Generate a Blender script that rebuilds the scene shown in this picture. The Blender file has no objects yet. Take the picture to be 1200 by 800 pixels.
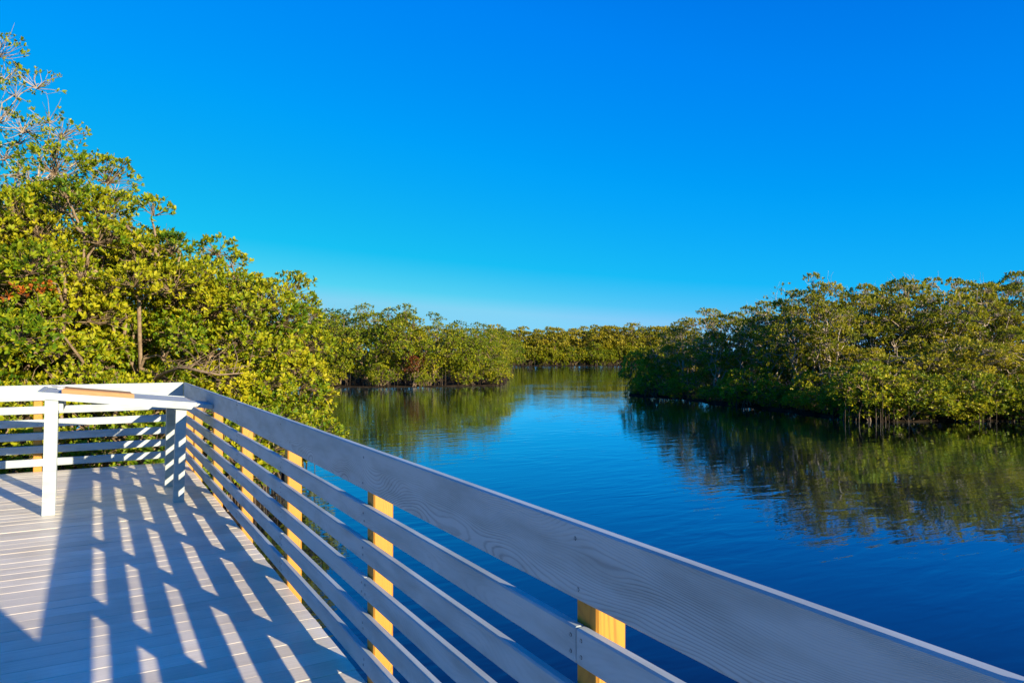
import bpy, math, random
import numpy as np
from math import radians as RAD, sin, cos, pi

# ------------------------------------------------------------------ camera, sky, sun, exposure
SC = bpy.context.scene
COL = SC.collection
CAM_H = 1.45            # eye height above the deck (deck top is z = 0)
WATER = -1.48           # water level
FPX = 860.0             # focal length in photo pixels (1200 wide)
YAW = RAD(29.7)         # view turned right from the long railing's direction (+Y)
HOR = 410.0             # horizon row in the photo

cam_d = bpy.data.cameras.new("camera")
cam_d.sensor_width = 36.0
cam_d.lens = FPX / 1200.0 * 36.0
cam_d.clip_start = 0.05
cam_d.clip_end = 6000.0
cam = bpy.data.objects.new("camera", cam_d)
COL.objects.link(cam)
cam.location = (0, 0, CAM_H)
cam.rotation_euler = (RAD(90) + math.atan((HOR - 400) / FPX), 0, -YAW)
SC.camera = cam

SUN_EL = RAD(14.2)
SUN_AZ = math.atan2(0.31, -0.95)        # measured from +Y towards +X
sun_vec = np.array([sin(SUN_AZ) * cos(SUN_EL), cos(SUN_AZ) * cos(SUN_EL), sin(SUN_EL)])

world = bpy.data.worlds.new("World")
SC.world = world
world.use_nodes = True
wn, wl = world.node_tree.nodes, world.node_tree.links
wn.clear()
sky = wn.new("ShaderNodeTexSky")
sky.sky_type = 'NISHITA'
sky.sun_disc = False
sky.sun_elevation = SUN_EL
sky.sun_rotation = SUN_AZ
sky.altitude = 0.0
sky.air_density = 1.0
sky.dust_density = 0.0
sky.ozone_density = 4.0
# the photograph's deep, saturated sky: one colour curve over the whole sky, per channel
EXPO = 1.12
GAIN = 0.12 * 2 ** EXPO
pre = wn.new("ShaderNodeVectorMath"); pre.operation = 'SCALE'; pre.inputs['Scale'].default_value = 0.158 * 0.5
sepc = wn.new("ShaderNodeSeparateColor"); comb = wn.new("ShaderNodeCombineColor")
post_s = wn.new("ShaderNodeVectorMath"); post_s.operation = 'SCALE'; post_s.inputs['Scale'].default_value = 1.0 / GAIN
bg = wn.new("ShaderNodeBackground"); bg.inputs['Strength'].default_value = 0.12
wo = wn.new("ShaderNodeOutputWorld")
wl.new(sky.outputs[0], pre.inputs[0]); wl.new(pre.outputs[0], sepc.inputs[0])
CURVES = [
    [(0.0, 0.0), (0.20, 0.0), (0.40, 0.01), (0.55, 0.09), (0.65, 0.23), (0.90, 0.24), (2.0, 0.22)],
    [(0.0, 0.0), (0.20, 0.17), (0.26, 0.23), (0.43, 0.36), (0.75, 0.54), (0.91, 0.66), (2.0, 0.68)],
    [(0.0, 0.0), (0.25, 0.62), (0.51, 0.90), (0.74, 0.95), (1.0, 0.90), (2.0, 0.95)],
]
for ch, pts in enumerate(CURVES):
    r_ = wn.new("ShaderNodeValToRGB"); el_ = r_.color_ramp.elements
    while len(el_) < len(pts): el_.new(0.5)
    for e_, (x_, y_) in zip(el_, pts):
        e_.position = x_ * 0.5; e_.color = (y_, y_, y_, 1)
    wl.new(sepc.outputs[ch], r_.inputs[0]); wl.new(r_.outputs[0], comb.inputs[ch])
wl.new(comb.outputs[0], post_s.inputs[0]); wl.new(post_s.outputs[0], bg.inputs['Color'])
wl.new(bg.outputs[0], wo.inputs['Surface'])

sun_d = bpy.data.lights.new("sun", 'SUN')
sun_d.energy = 4.8
sun_d.angle = RAD(0.42)
sun_d.color = (1.0, 0.85, 0.60)
sun = bpy.data.objects.new("sun", sun_d)
COL.objects.link(sun)
sun.location = tuple(sun_vec * 60)
sun.rotation_euler = (pi / 2 - SUN_EL, 0, pi - SUN_AZ)   # checked below by vector
from mathutils import Vector
sun.rotation_euler = Vector(-sun_vec).to_track_quat('-Z', 'Y').to_euler()

SC.view_settings.view_transform = 'Standard'
SC.view_settings.look = 'None'
SC.view_settings.gamma = 1.0
SC.view_settings.exposure = EXPO
SC.view_settings.use_curve_mapping = False
SC.cycles.max_bounces = 6
SC.cycles.transparent_max_bounces = 6
SC.cycles.use_denoising = True
SC.cycles.caustics_reflective = False
SC.cycles.caustics_refractive = False

FWD = np.array([sin(YAW), cos(YAW)])
RGT = np.array([cos(YAW), -sin(YAW)])


def spot(u, d):
    """ground point seen in photo column u at view depth d"""
    return d * (FWD + (u - 600.0) / FPX * RGT)


def depth_of(v, level=WATER):
    return FPX * (CAM_H - level) / (v - HOR)


def height_of(v, d, level=WATER):
    return CAM_H - (v - HOR) / FPX * d - level


# ------------------------------------------------------------------ materials
def nodes_of(name):
    m = bpy.data.materials.new(name)
    m.use_nodes = True
    n, l = m.node_tree.nodes, m.node_tree.links
    n.clear()
    out = n.new("ShaderNodeOutputMaterial")
    return m, n, l, out


def new(n, t, **kw):
    x = n.new(t)
    for k, v in kw.items():
        if k in x.inputs.keys() if hasattr(x.inputs, 'keys') else False:
            x.inputs[k].default_value = v
        else:
            setattr(x, k, v)
    return x


def ramp(n, stops, interp='LINEAR'):
    r = n.new("ShaderNodeValToRGB")
    r.color_ramp.interpolation = interp
    el = r.color_ramp.elements
    while len(el) < len(stops):
        el.new(0.5)
    for e, (p, c) in zip(el, stops):
        e.position = p
        e.color = (c[0], c[1], c[2], 1)
    return r


def mapping(n, l, scale, coord='Object', rand=0.0):
    tc = n.new("ShaderNodeTexCoord")
    src = tc.outputs[coord]
    if rand:
        oi = n.new("ShaderNodeObjectInfo")
        mul = n.new("ShaderNodeVectorMath"); mul.operation = 'SCALE'
        cmb = n.new("ShaderNodeCombineXYZ")
        l.new(oi.outputs['Random'], cmb.inputs[0]); l.new(oi.outputs['Random'], cmb.inputs[1])
        cmb.inputs[2].default_value = 0.0
        l.new(cmb.outputs[0], mul.inputs[0]); mul.inputs['Scale'].default_value = rand
        add = n.new("ShaderNodeVectorMath"); add.operation = 'ADD'
        l.new(src, add.inputs[0]); l.new(mul.outputs[0], add.inputs[1])
        src = add.outputs[0]
    mp = n.new("ShaderNodeMapping")
    mp.inputs['Scale'].default_value = scale
    l.new(src, mp.inputs['Vector'])
    return mp.outputs[0]


def grain_nodes(n, l, ring_scale=1.0, rand=13.0):
    """cathedral wood grain along local X: rings round an axis that drifts across the board"""
    v = mapping(n, l, (1, 1, 1), rand=rand)
    sep = n.new("ShaderNodeSeparateXYZ"); l.new(v, sep.inputs[0])
    # slow waviness of the trunk axis along x
    nz = n.new("ShaderNodeTexNoise"); nz.noise_dimensions = '3D'
    mp = n.new("ShaderNodeMapping"); mp.inputs['Scale'].default_value = (0.9, 3.0, 3.0)
    l.new(v, mp.inputs['Vector']); l.new(mp.outputs[0], nz.inputs['Vector'])
    nz.inputs['Scale'].default_value = 1.0; nz.inputs['Detail'].default_value = 2.0
    warp = n.new("ShaderNodeMapRange"); l.new(nz.outputs[0], warp.inputs['Value'])
    warp.inputs['From Min'].default_value = 0.2; warp.inputs['From Max'].default_value = 0.8
    warp.inputs['To Min'].default_value = -0.09; warp.inputs['To Max'].default_value = 0.09
    y2 = n.new("ShaderNodeMath"); y2.operation = 'ADD'; l.new(sep.outputs[2], y2.inputs[0]); l.new(warp.outputs[0], y2.inputs[1])
    y3 = n.new("ShaderNodeMath"); y3.operation = 'POWER'
    ab = n.new("ShaderNodeMath"); ab.operation = 'ABSOLUTE'; l.new(y2.outputs[0], ab.inputs[0])
    y3 = n.new("ShaderNodeMath"); y3.operation = 'MULTIPLY'; l.new(ab.outputs[0], y3.inputs[0]); l.new(ab.outputs[0], y3.inputs[1])
    # depth below the face: a second slow noise that makes arches
    nz2 = n.new("ShaderNodeTexNoise"); mp2 = n.new("ShaderNodeMapping"); mp2.inputs['Scale'].default_value = (0.8, 0.2, 0.6)
    l.new(v, mp2.inputs['Vector']); l.new(mp2.outputs[0], nz2.inputs['Vector'])
    nz2.inputs['Scale'].default_value = 1.3; nz2.inputs['Detail'].default_value = 1.5
    dep = n.new("ShaderNodeMath"); dep.operation = 'MULTIPLY'; dep.inputs[1].default_value = 0.055
    l.new(nz2.outputs[0], dep.inputs[0])
    s = n.new("ShaderNodeMath"); s.operation = 'ADD'; l.new(y3.outputs[0], s.inputs[0]); l.new(dep.outputs[0], s.inputs[1])
    fr = n.new("ShaderNodeMath"); fr.operation = 'MULTIPLY'; fr.inputs[1].default_value = 5600.0 * ring_scale
    l.new(s.outputs[0], fr.inputs[0])
    jit = n.new("ShaderNodeTexNoise"); mpj = n.new("ShaderNodeMapping"); mpj.inputs['Scale'].default_value = (7, 40, 40)
    l.new(v, mpj.inputs['Vector']); l.new(mpj.outputs[0], jit.inputs['Vector']); jit.inputs['Scale'].default_value = 1.0; jit.inputs['Detail'].default_value = 3.0
    ja = n.new("ShaderNodeMath"); ja.operation = 'MULTIPLY_ADD'; ja.inputs[1].default_value = 5.5; l.new(jit.outputs[0], ja.inputs[0]); l.new(fr.outputs[0], ja.inputs[2])
    sn = n.new("ShaderNodeMath"); sn.operation = 'SINE'; l.new(ja.outputs[0], sn.inputs[0])
    # the figure fades in and out along the board and is not seen on the narrow top edge
    amp = n.new("ShaderNodeTexNoise"); mpa = n.new("ShaderNodeMapping"); mpa.inputs['Scale'].default_value = (2.0, 9, 9)
    l.new(v, mpa.inputs['Vector']); l.new(mpa.outputs[0], amp.inputs['Vector']); amp.inputs['Scale'].default_value = 1.0; amp.inputs['Detail'].default_value = 2.0
    am = n.new("ShaderNodeMapRange"); l.new(amp.outputs[0], am.inputs['Value'])
    am.inputs['From Min'].default_value = 0.35; am.inputs['From Max'].default_value = 0.65; am.inputs['To Min'].default_value = 0.45; am.inputs['To Max'].default_value = 1.0
    ge = n.new("ShaderNodeNewGeometry"); sg = n.new("ShaderNodeSeparateXYZ"); l.new(ge.outputs['True Normal'], sg.inputs[0])
    nab = n.new("ShaderNodeMath"); nab.operation = 'ABSOLUTE'; l.new(sg.outputs[2], nab.inputs[0])
    inv = n.new("ShaderNodeMath"); inv.operation = 'SUBTRACT'; inv.inputs[0].default_value = 1.0; inv.use_clamp = True; l.new(nab.outputs[0], inv.inputs[1])
    am2 = n.new("ShaderNodeMath"); am2.operation = 'MULTIPLY'; l.new(am.outputs[0], am2.inputs[0]); l.new(inv.outputs[0], am2.inputs[1])
    sn2 = n.new("ShaderNodeMath"); sn2.operation = 'MULTIPLY'; l.new(sn.outputs[0], sn2.inputs[0]); l.new(am2.outputs[0], sn2.inputs[1])
    sn = sn2
    # fine fibres
    fb = n.new("ShaderNodeTexNoise"); mp3 = n.new("ShaderNodeMapping"); mp3.inputs['Scale'].default_value = (6, 160, 160)
    l.new(v, mp3.inputs['Vector']); l.new(mp3.outputs[0], fb.inputs['Vector'])
    fb.inputs['Scale'].default_value = 1.0; fb.inputs['Detail'].default_value = 3.0
    g = n.new("ShaderNodeMapRange"); l.new(sn.outputs[0], g.inputs['Value'])
    g.inputs['From Min'].default_value = -1; g.inputs['From Max'].default_value = 1
    return g.outputs[0], fb.outputs[0], v


def mat_paint(name, base=(0.410, 0.462, 0.470), dark=0.80, grain=0.5):
    m, n, l, out = nodes_of(name)
    rings, fib, v = grain_nodes(n, l)
    p = n.new("ShaderNodeBsdfPrincipled")
    r = ramp(n, [(0.0, tuple(c * dark for c in base)), (0.42, tuple(c * 0.97 for c in base)), (1.0, base)])
    mix = n.new("ShaderNodeMath"); mix.operation = 'MULTIPLY_ADD'
    l.new(rings, mix.inputs[0]); mix.inputs[1].default_value = grain
    half = n.new("ShaderNodeMath"); half.operation = 'MULTIPLY'; half.inputs[1].default_value = 1.0 - grain
    l.new(fib, half.inputs[0]); l.new(half.outputs[0], mix.inputs[2])
    l.new(mix.outputs[0], r.inputs[0])
    # worn, dirty patches
    d = n.new("ShaderNodeTexNoise"); mp = n.new("ShaderNodeMapping"); mp.inputs['Scale'].default_value = (2.2, 9, 9)
    l.new(v, mp.inputs['Vector']); l.new(mp.outputs[0], d.inputs['Vector'])
    d.inputs['Detail'].default_value = 6.0; d.inputs['Scale'].default_value = 1.6
    dr = ramp(n, [(0.30, (0.70, 0.69, 0.66)), (0.58, (1, 1, 1))]); l.new(d.outputs[0], dr.inputs[0])
    mul = n.new("ShaderNodeMix"); mul.data_type = 'RGBA'; mul.blend_type = 'MULTIPLY'; mul.inputs[0].default_value = 0.8
    l.new(r.outputs[0], mul.inputs[6]); l.new(dr.outputs[0], mul.inputs[7])
    l.new(mul.outputs[2], p.inputs['Base Color'])
    p.inputs['Roughness'].default_value = 0.55
    p.inputs['Specular IOR Level'].default_value = 0.35
    b = n.new("ShaderNodeBump"); b.inputs['Strength'].default_value = 0.35; b.inputs['Distance'].default_value = 0.0015
    l.new(mix.outputs[0], b.inputs['Height']); l.new(b.outputs[0], p.inputs['Normal'])
    l.new(p.outputs[0], out.inputs[0])
    return m


def mat_pine(name, a=(0.46, 0.205, 0.018), b=(0.24, 0.085, 0.008)):
    m, n, l, out = nodes_of(name)
    rings, fib, v = grain_nodes(n, l, ring_scale=1.3, rand=7.0)
    p = n.new("ShaderNodeBsdfPrincipled")
    r = ramp(n, [(0.0, b), (0.5, a), (1.0, tuple(min(1, c * 1.15) for c in a))])
    mix = n.new("ShaderNodeMath"); mix.operation = 'MULTIPLY_ADD'
    l.new(rings, mix.inputs[0]); mix.inputs[1].default_value = 0.6
    half = n.new("ShaderNodeMath"); half.operation = 'MULTIPLY'; half.inputs[1].default_value = 0.45
    l.new(fib, half.inputs[0]); l.new(half.outputs[0], mix.inputs[2])
    l.new(mix.outputs[0], r.inputs[0]); l.new(r.outputs[0], p.inputs['Base Color'])
    p.inputs['Roughness'].default_value = 0.6
    bu = n.new("ShaderNodeBump"); bu.inputs['Strength'].default_value = 0.3; bu.inputs['Distance'].default_value = 0.001
    l.new(mix.outputs[0], bu.inputs['Height']); l.new(bu.outputs[0], p.inputs['Normal'])
    l.new(p.outputs[0], out.inputs[0])
    return m


def mat_deck(name):
    m, n, l, out = nodes_of(name)
    v = mapping(n, l, (1, 1, 1), rand=9.0)
    oi = n.new("ShaderNodeObjectInfo")
    tone = ramp(n, [(0.0, (0.74, 0.655, 0.505)), (1.0, (0.94, 0.84, 0.65))]); l.new(oi.outputs['Random'], tone.inputs[0])
    st = n.new("ShaderNodeTexNoise"); mp = n.new("ShaderNodeMapping"); mp.inputs['Scale'].default_value = (2.0, 120, 20)
    l.new(v, mp.inputs['Vector']); l.new(mp.outputs[0], st.inputs['Vector'])
    st.inputs['Detail'].default_value = 4; st.inputs['Scale'].default_value = 1
    sr = ramp(n, [(0.3, (0.80, 0.80, 0.80)), (0.7, (1, 1, 1))]); l.new(st.outputs[0], sr.inputs[0])
    di = n.new("ShaderNodeTexNoise"); di.inputs['Scale'].default_value = 3.0; di.inputs['Detail'].default_value = 6
    l.new(v, di.inputs['Vector'])
    drr = ramp(n, [(0.32, (0.84, 0.82, 0.79)), (0.6, (1, 1, 1))]); l.new(di.outputs[0], drr.inputs[0])
    m1 = n.new("ShaderNodeMix"); m1.data_type = 'RGBA'; m1.blend_type = 'MULTIPLY'; m1.inputs[0].default_value = 1
    l.new(tone.outputs[0], m1.inputs[6]); l.new(sr.outputs[0], m1.inputs[7])
    m2 = n.new("ShaderNodeMix"); m2.data_type = 'RGBA'; m2.blend_type = 'MULTIPLY'; m2.inputs[0].default_value = 1
    l.new(m1.outputs[2], m2.inputs[6]); l.new(drr.outputs[0], m2.inputs[7])
    p = n.new("ShaderNodeBsdfPrincipled"); l.new(m2.outputs[2], p.inputs['Base Color'])
    p.inputs['Roughness'].default_value = 0.42
    p.inputs['Specular IOR Level'].default_value = 0.5
    b = n.new("ShaderNodeBump"); b.inputs['Strength'].default_value = 0.4; b.inputs['Distance'].default_value = 0.0012
    l.new(st.outputs[0], b.inputs['Height']); l.new(b.outputs[0], p.inputs['Normal'])
    l.new(p.outputs[0], out.inputs[0])
    return m


def mat_leaf(name, stops, trans=0.3, tcol=(0.25, 0.32, 0.03), tree_var=0.17):
    m, n, l, out = nodes_of(name)
    at = n.new("ShaderNodeAttribute"); at.attribute_name = "tone"
    oi = n.new("ShaderNodeObjectInfo")        # each tree its own overall tone
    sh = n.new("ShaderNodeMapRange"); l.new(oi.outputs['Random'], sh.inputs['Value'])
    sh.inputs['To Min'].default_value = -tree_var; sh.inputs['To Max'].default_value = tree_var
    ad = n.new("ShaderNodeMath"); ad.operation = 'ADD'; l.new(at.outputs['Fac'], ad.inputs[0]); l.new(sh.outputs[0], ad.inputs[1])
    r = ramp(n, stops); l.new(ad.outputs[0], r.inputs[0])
    p = n.new("ShaderNodeBsdfPrincipled"); l.new(r.outputs[0], p.inputs['Base Color'])
    p.inputs['Roughness'].default_value = 0.5
    p.inputs['Specular IOR Level'].default_value = 0.2
    t = n.new("ShaderNodeBsdfTranslucent")
    mc = n.new("ShaderNodeMix"); mc.data_type = 'RGBA'; mc.blend_type = 'MIX'; mc.inputs[0].default_value = 0.5
    l.new(r.outputs[0], mc.inputs[6]); mc.inputs[7].default_value = (*tcol, 1)
    l.new(mc.outputs[2], t.inputs['Color'])
    mx = n.new("ShaderNodeMixShader"); mx.inputs[0].default_value = trans
    l.new(p.outputs[0], mx.inputs[1]); l.new(t.outputs[0], mx.inputs[2])
    l.new(mx.outputs[0], out.inputs[0])
    return m


def mat_bark(name, a, b, scale=14.0, spec=0.3):
    m, n, l, out = nodes_of(name)
    tc = n.new("ShaderNodeTexCoord")
    nz = n.new("ShaderNodeTexNoise"); nz.inputs['Scale'].default_value = scale; nz.inputs['Detail'].default_value = 5
    l.new(tc.outputs['Object'], nz.inputs['Vector'])
    r = ramp(n, [(0.3, a), (0.7, b)]); l.new(nz.outputs[0], r.inputs[0])
    p = n.new("ShaderNodeBsdfPrincipled"); l.new(r.outputs[0], p.inputs['Base Color'])
    p.inputs['Roughness'].default_value = 0.85
    p.inputs['Specular IOR Level'].default_value = spec
    bu = n.new("ShaderNodeBump"); bu.inputs['Strength'].default_value = 0.5; bu.inputs['Distance'].default_value = 0.01
    l.new(nz.outputs[0], bu.inputs['Height']); l.new(bu.outputs[0], p.inputs['Normal'])
    l.new(p.outputs[0], out.inputs[0])
    return m


def mat_plain(name, col, rough=0.6, metal=0.0, var=0.15, scale=20):
    m, n, l, out = nodes_of(name)
    tc = n.new("ShaderNodeTexCoord")
    nz = n.new("ShaderNodeTexNoise"); nz.inputs['Scale'].default_value = scale; nz.inputs['Detail'].default_value = 4
    l.new(tc.outputs['Object'], nz.inputs['Vector'])
    r = ramp(n, [(0.3, tuple(c * (1 - var) for c in col)), (0.7, col)]); l.new(nz.outputs[0], r.inputs[0])
    p = n.new("ShaderNodeBsdfPrincipled"); l.new(r.outputs[0], p.inputs['Base Color'])
    p.inputs['Roughness'].default_value = rough; p.inputs['Metallic'].default_value = metal
    l.new(p.outputs[0], out.inputs[0])
    return m


def mat_water(name):
    m, n, l, out = nodes_of(name)
    tc = n.new("ShaderNodeTexCoord")
    def noise(scale, detail, stretch=(1, 1, 1), rot=0.0, rough=0.5, dist=0.0):
        mp = n.new("ShaderNodeMapping"); mp.inputs['Scale'].default_value = stretch
        mp.inputs['Rotation'].default_value = (0, 0, rot)
        l.new(tc.outputs['Object'], mp.inputs['Vector'])
        z = n.new("ShaderNodeTexNoise"); z.inputs['Scale'].default_value = scale
        z.inputs['Detail'].default_value = detail; z.inputs['Roughness'].default_value = rough
        z.inputs['Distortion'].default_value = dist
        l.new(mp.outputs[0], z.inputs['Vector'])
        return z.outputs[0]
    # wind ripples: crests run roughly across the view
    a = noise(1.6, 2.0, (0.55, 1.7, 1), YAW, 0.45, 0.6)
    b = noise(5.5, 2.0, (0.6, 1.5, 1), YAW + 0.35, 0.5, 0.4)
    c = noise(0.22, 2.0, (1, 1, 1), 0.3)
    patch = ramp(n, [(0.35, (0.25, 0.25, 0.25)), (0.65, (1, 1, 1))]); l.new(c, patch.inputs[0])
    bm = n.new("ShaderNodeMath"); bm.operation = 'MULTIPLY'; bm.inputs[1].default_value = 0.16; l.new(b, bm.inputs[0])
    sm = n.new("ShaderNodeMath"); sm.operation = 'ADD'; l.new(a, sm.inputs[0]); l.new(bm.outputs[0], sm.inputs[1])
    hm = n.new("ShaderNodeMath"); hm.operation = 'MULTIPLY'; l.new(sm.outputs[0], hm.inputs[0]); l.new(patch.outputs[0], hm.inputs[1])
    bu = n.new("ShaderNodeBump"); bu.inputs['Strength'].default_value = 1.0; bu.inputs['Distance'].default_value = 0.012
    l.new(hm.outputs[0], bu.inputs['Height'])
    body = n.new("ShaderNodeBsdfDiffuse"); body.inputs['Color'].default_value = (0.002, 0.003, 0.012, 1)
    gl = n.new("ShaderNodeBsdfGlossy"); gl.inputs['Color'].default_value = (0.66, 0.82, 1.0, 1); gl.inputs['Roughness'].default_value = 0.03
    fr = n.new("ShaderNodeFresnel"); fr.inputs['IOR'].default_value = 2.35
    mx = n.new("ShaderNodeMixShader")
    l.new(bu.outputs[0], gl.inputs['Normal']); l.new(bu.outputs[0], fr.inputs['Normal'])
    fm = n.new("ShaderNodeMapRange"); l.new(fr.outputs[0], fm.inputs['Value'])
    fm.inputs['From Min'].default_value = 0.19; fm.inputs['From Max'].default_value = 0.62; fm.inputs['To Min'].default_value = 0.045; fm.inputs['To Max'].default_value = 1.0
    l.new(fm.outputs[0], mx.inputs[0]); l.new(body.outputs[0], mx.inputs[1]); l.new(gl.outputs[0], mx.inputs[2])
    l.new(mx.outputs[0], out.inputs[0])
    return m


M = dict(
    paint=mat_paint("white_paint_on_wood"),
    paint_top=mat_paint("white_paint_wide_board", dark=0.46, grain=0.75),
    pine=mat_pine("yellow_pine"),
    deck=mat_deck("composite_decking"),
    tan=mat_pine("tan_board", (0.34, 0.175, 0.060), (0.28, 0.135, 0.042)),
    frame=mat_bark("treated_timber", (0.16, 0.11, 0.06), (0.24, 0.17, 0.10)),
    nail=mat_plain("nail_steel", (0.012, 0.010, 0.009), 0.7, 0.0),
    steel=mat_plain("galvanised_steel", (0.55, 0.55, 0.56), 0.35, 0.8),
    water=mat_water("river_water"),
    mud=mat_bark("mud", (0.014, 0.010, 0.007), (0.034, 0.025, 0.016), 3.0, 0.02),
    bark=mat_bark("mangrove_bark", (0.13, 0.085, 0.05), (0.30, 0.22, 0.14)),
    bark_pale=mat_bark("pale_bark", (0.22, 0.17, 0.13), (0.46, 0.38, 0.30)),
    root=mat_bark("prop_root_bark", (0.025, 0.018, 0.013), (0.12, 0.085, 0.055), 8.0),
    leaf_near=mat_leaf("leaf_yellow_green", [(0.0, (0.023, 0.079, 0.005)), (0.3, (0.096, 0.186, 0.007)), (0.6, (0.266, 0.305, 0.009)), (1.0, (0.460, 0.407, 0.014))], 0.34, (0.460, 0.460, 0.011), 0.07),
    leaf_mid=mat_leaf("leaf_green", [(0.0, (0.020, 0.062, 0.005)), (0.35, (0.113, 0.175, 0.007)), (0.7, (0.249, 0.271, 0.009)), (1.0, (0.407, 0.350, 0.011))], 0.32, (0.339, 0.384, 0.011)),
    leaf_right=mat_leaf("leaf_olive", [(0.0, (0.020, 0.062, 0.006)), (0.4, (0.119, 0.164, 0.009)), (0.75, (0.260, 0.254, 0.014)), (1.0, (0.407, 0.328, 0.020))], 0.42, (0.339, 0.362, 0.011)),
    leaf_far=mat_leaf("leaf_far_yellowish", [(0.0, (0.056, 0.090, 0.007)), (0.5, (0.192, 0.203, 0.011)), (1.0, (0.362, 0.294, 0.017))], 0.3, (0.339, 0.316, 0.011)),
    leaf_orange=mat_leaf("leaf_orange", [(0.0, (0.22, 0.07, 0.01)), (1.0, (0.55, 0.14, 0.012))], 0.3, (0.5, 0.14, 0.01)),
    leaf_red=mat_leaf("leaf_rust_red", [(0.0, (0.08, 0.022, 0.008)), (1.0, (0.17, 0.05, 0.012))], 0.25, (0.16, 0.05, 0.01)),
)


# ------------------------------------------------------------------ object helpers
def tag(o, label=None, cat=None, group=None, kind=None):
    if label: o["label"] = label
    if cat: o["category"] = cat
    if group: o["group"] = group
    if kind: o["kind"] = kind
    return o


def empty(name, loc=(0, 0, 0), rz=0.0):
    o = bpy.data.objects.new(name, None)
    o.empty_display_size = 0.2
    COL.objects.link(o)
    o.location = loc
    o.rotation_euler = (0, 0, rz)
    return o


def link(name, me, parent=None, loc=None, rot=None):
    o = bpy.data.objects.new(name, me)
    COL.objects.link(o)
    if parent is not None:
        o.parent = parent
    if loc is not None: o.location = loc
    if rot is not None: o.rotation_euler = rot
    return o


def mesh_np(name, V, faces_by_size, mat, tone=None, smooth=False):
    """mesh from numpy: faces_by_size = list of (n, k) int arrays"""
    me = bpy.data.meshes.new(name)
    V = np.asarray(V, dtype=np.float32)
    me.vertices.add(len(V)); me.vertices.foreach_set('co', V.ravel())
    loops = np.concatenate([f.ravel() for f in faces_by_size]).astype(np.int32)
    tot = np.concatenate([np.full(len(f), f.shape[1], np.int32) for f in faces_by_size])
    start = np.concatenate([[0], np.cumsum(tot)[:-1]]).astype(np.int32)
    me.loops.add(len(loops)); me.loops.foreach_set('vertex_index', loops)
    me.polygons.add(len(tot)); me.polygons.foreach_set('loop_start', start); me.polygons.foreach_set('loop_total', tot)
    if smooth:
        me.polygons.foreach_set('use_smooth', np.ones(len(tot), dtype=bool))
    me.update(calc_edges=True)
    if tone is not None:
        a = me.attributes.new("tone", 'FLOAT', 'POINT')
        a.data.foreach_set('value', np.asarray(tone, dtype=np.float32))
    me.materials.append(mat)
    return me


class Tubes:
    def __init__(self, sides=6):
        self.V, self.Q, self.n, self.s = [], [], 0, sides

    def add(self, pts, rad, sides=None):
        s = sides or self.s
        P = np.asarray(pts, float); k = len(P)
        R = np.broadcast_to(np.asarray(rad, float), (k,)) if np.ndim(rad) else np.full(k, rad)
        T = np.gradient(P, axis=0); T /= np.linalg.norm(T, axis=1)[:, None] + 1e-9
        ref = np.array([0.0, 0, 1.0]) if abs(T[0][2]) < 0.8 else np.array([1.0, 0, 0])
        A = np.cross(T, ref); A /= np.linalg.norm(A, axis=1)[:, None] + 1e-9
        B = np.cross(T, A)
        an = np.arange(s) * 2 * pi / s
        ring = P[:, None, :] + R[:, None, None] * (np.cos(an)[None, :, None] * A[:, None, :] + np.sin(an)[None, :, None] * B[:, None, :])
        self.V.append(ring.reshape(-1, 3))
        i = np.arange(k - 1)[:, None] * s; j = np.arange(s)[None, :]; j2 = (j + 1) % s
        q = np.stack([i + j, i + j2, i + s + j2, i + s + j], -1).reshape(-1, 4) + self.n
        self.Q.append(q); self.n += k * s

    def mesh(self, name, mat):
        return mesh_np(name, np.concatenate(self.V), [np.concatenate(self.Q)], mat, smooth=True)


def box_mesh(name, size, mat, chamfer=0.004, origin=(0, 0, 0)):
    """chamfered box: x in [0,L], y and z from the given origin corner"""
    L, W, H = size
    c = min(chamfer, W * 0.3, H * 0.3)
    prof = [(c, 0), (W - c, 0), (W, c), (W, H - c), (W - c, H), (c, H), (0, H - c), (0, c)]
    V, k = [], len(prof)
    e = min(c * 0.6, L * 0.2)
    for x, inset in ((0.0, e), (e, 0.0), (L - e, 0.0), (L, e)):
        for (y, z) in prof:
            yy = W / 2 + (y - W / 2) * (1 - 2 * inset / W); zz = H / 2 + (z - H / 2) * (1 - 2 * inset / H)
            V.append((x + origin[0], yy + origin[1], zz + origin[2]))
    me = bpy.data.meshes.new(name)
    F = []
    for r in range(3):
        for j in range(k):
            F.append((r * k + j, r * k + (j + 1) % k, (r + 1) * k + (j + 1) % k, (r + 1) * k + j))
    F.append(tuple(range(k))[::-1]); F.append(tuple(range(3 * k, 4 * k)))
    F = [f[::-1] for f in F]
    me.from_pydata(V, [], F)
    me.update()
    import bmesh
    bm = bmesh.new(); bm.from_mesh(me); bmesh.ops.recalc_face_normals(bm, faces=bm.faces); bm.to_mesh(me); bm.free()
    me.materials.append(mat)
    return me


def loft(name, sections, mat, smooth=False):
    """closed solid through equal-length point loops"""
    V = np.concatenate([np.asarray(s, float) for s in sections]); k = len(sections[0])
    F = []
    for r in range(len(sections) - 1):
        for j in range(k):
            F.append((r * k + j, r * k + (j + 1) % k, (r + 1) * k + (j + 1) % k, (r + 1) * k + j))
    F.append(tuple(range(k))[::-1]); F.append(tuple(range((len(sections) - 1) * k, len(sections) * k)))
    me = bpy.data.meshes.new(name); me.from_pydata([tuple(v) for v in V], [], F); me.update()
    import bmesh
    bm = bmesh.new(); bm.from_mesh(me); bmesh.ops.recalc_face_normals(bm, faces=bm.faces); bm.to_mesh(me); bm.free()
    me.materials.append(mat)
    return me


rnd = random.Random(5)

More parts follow.
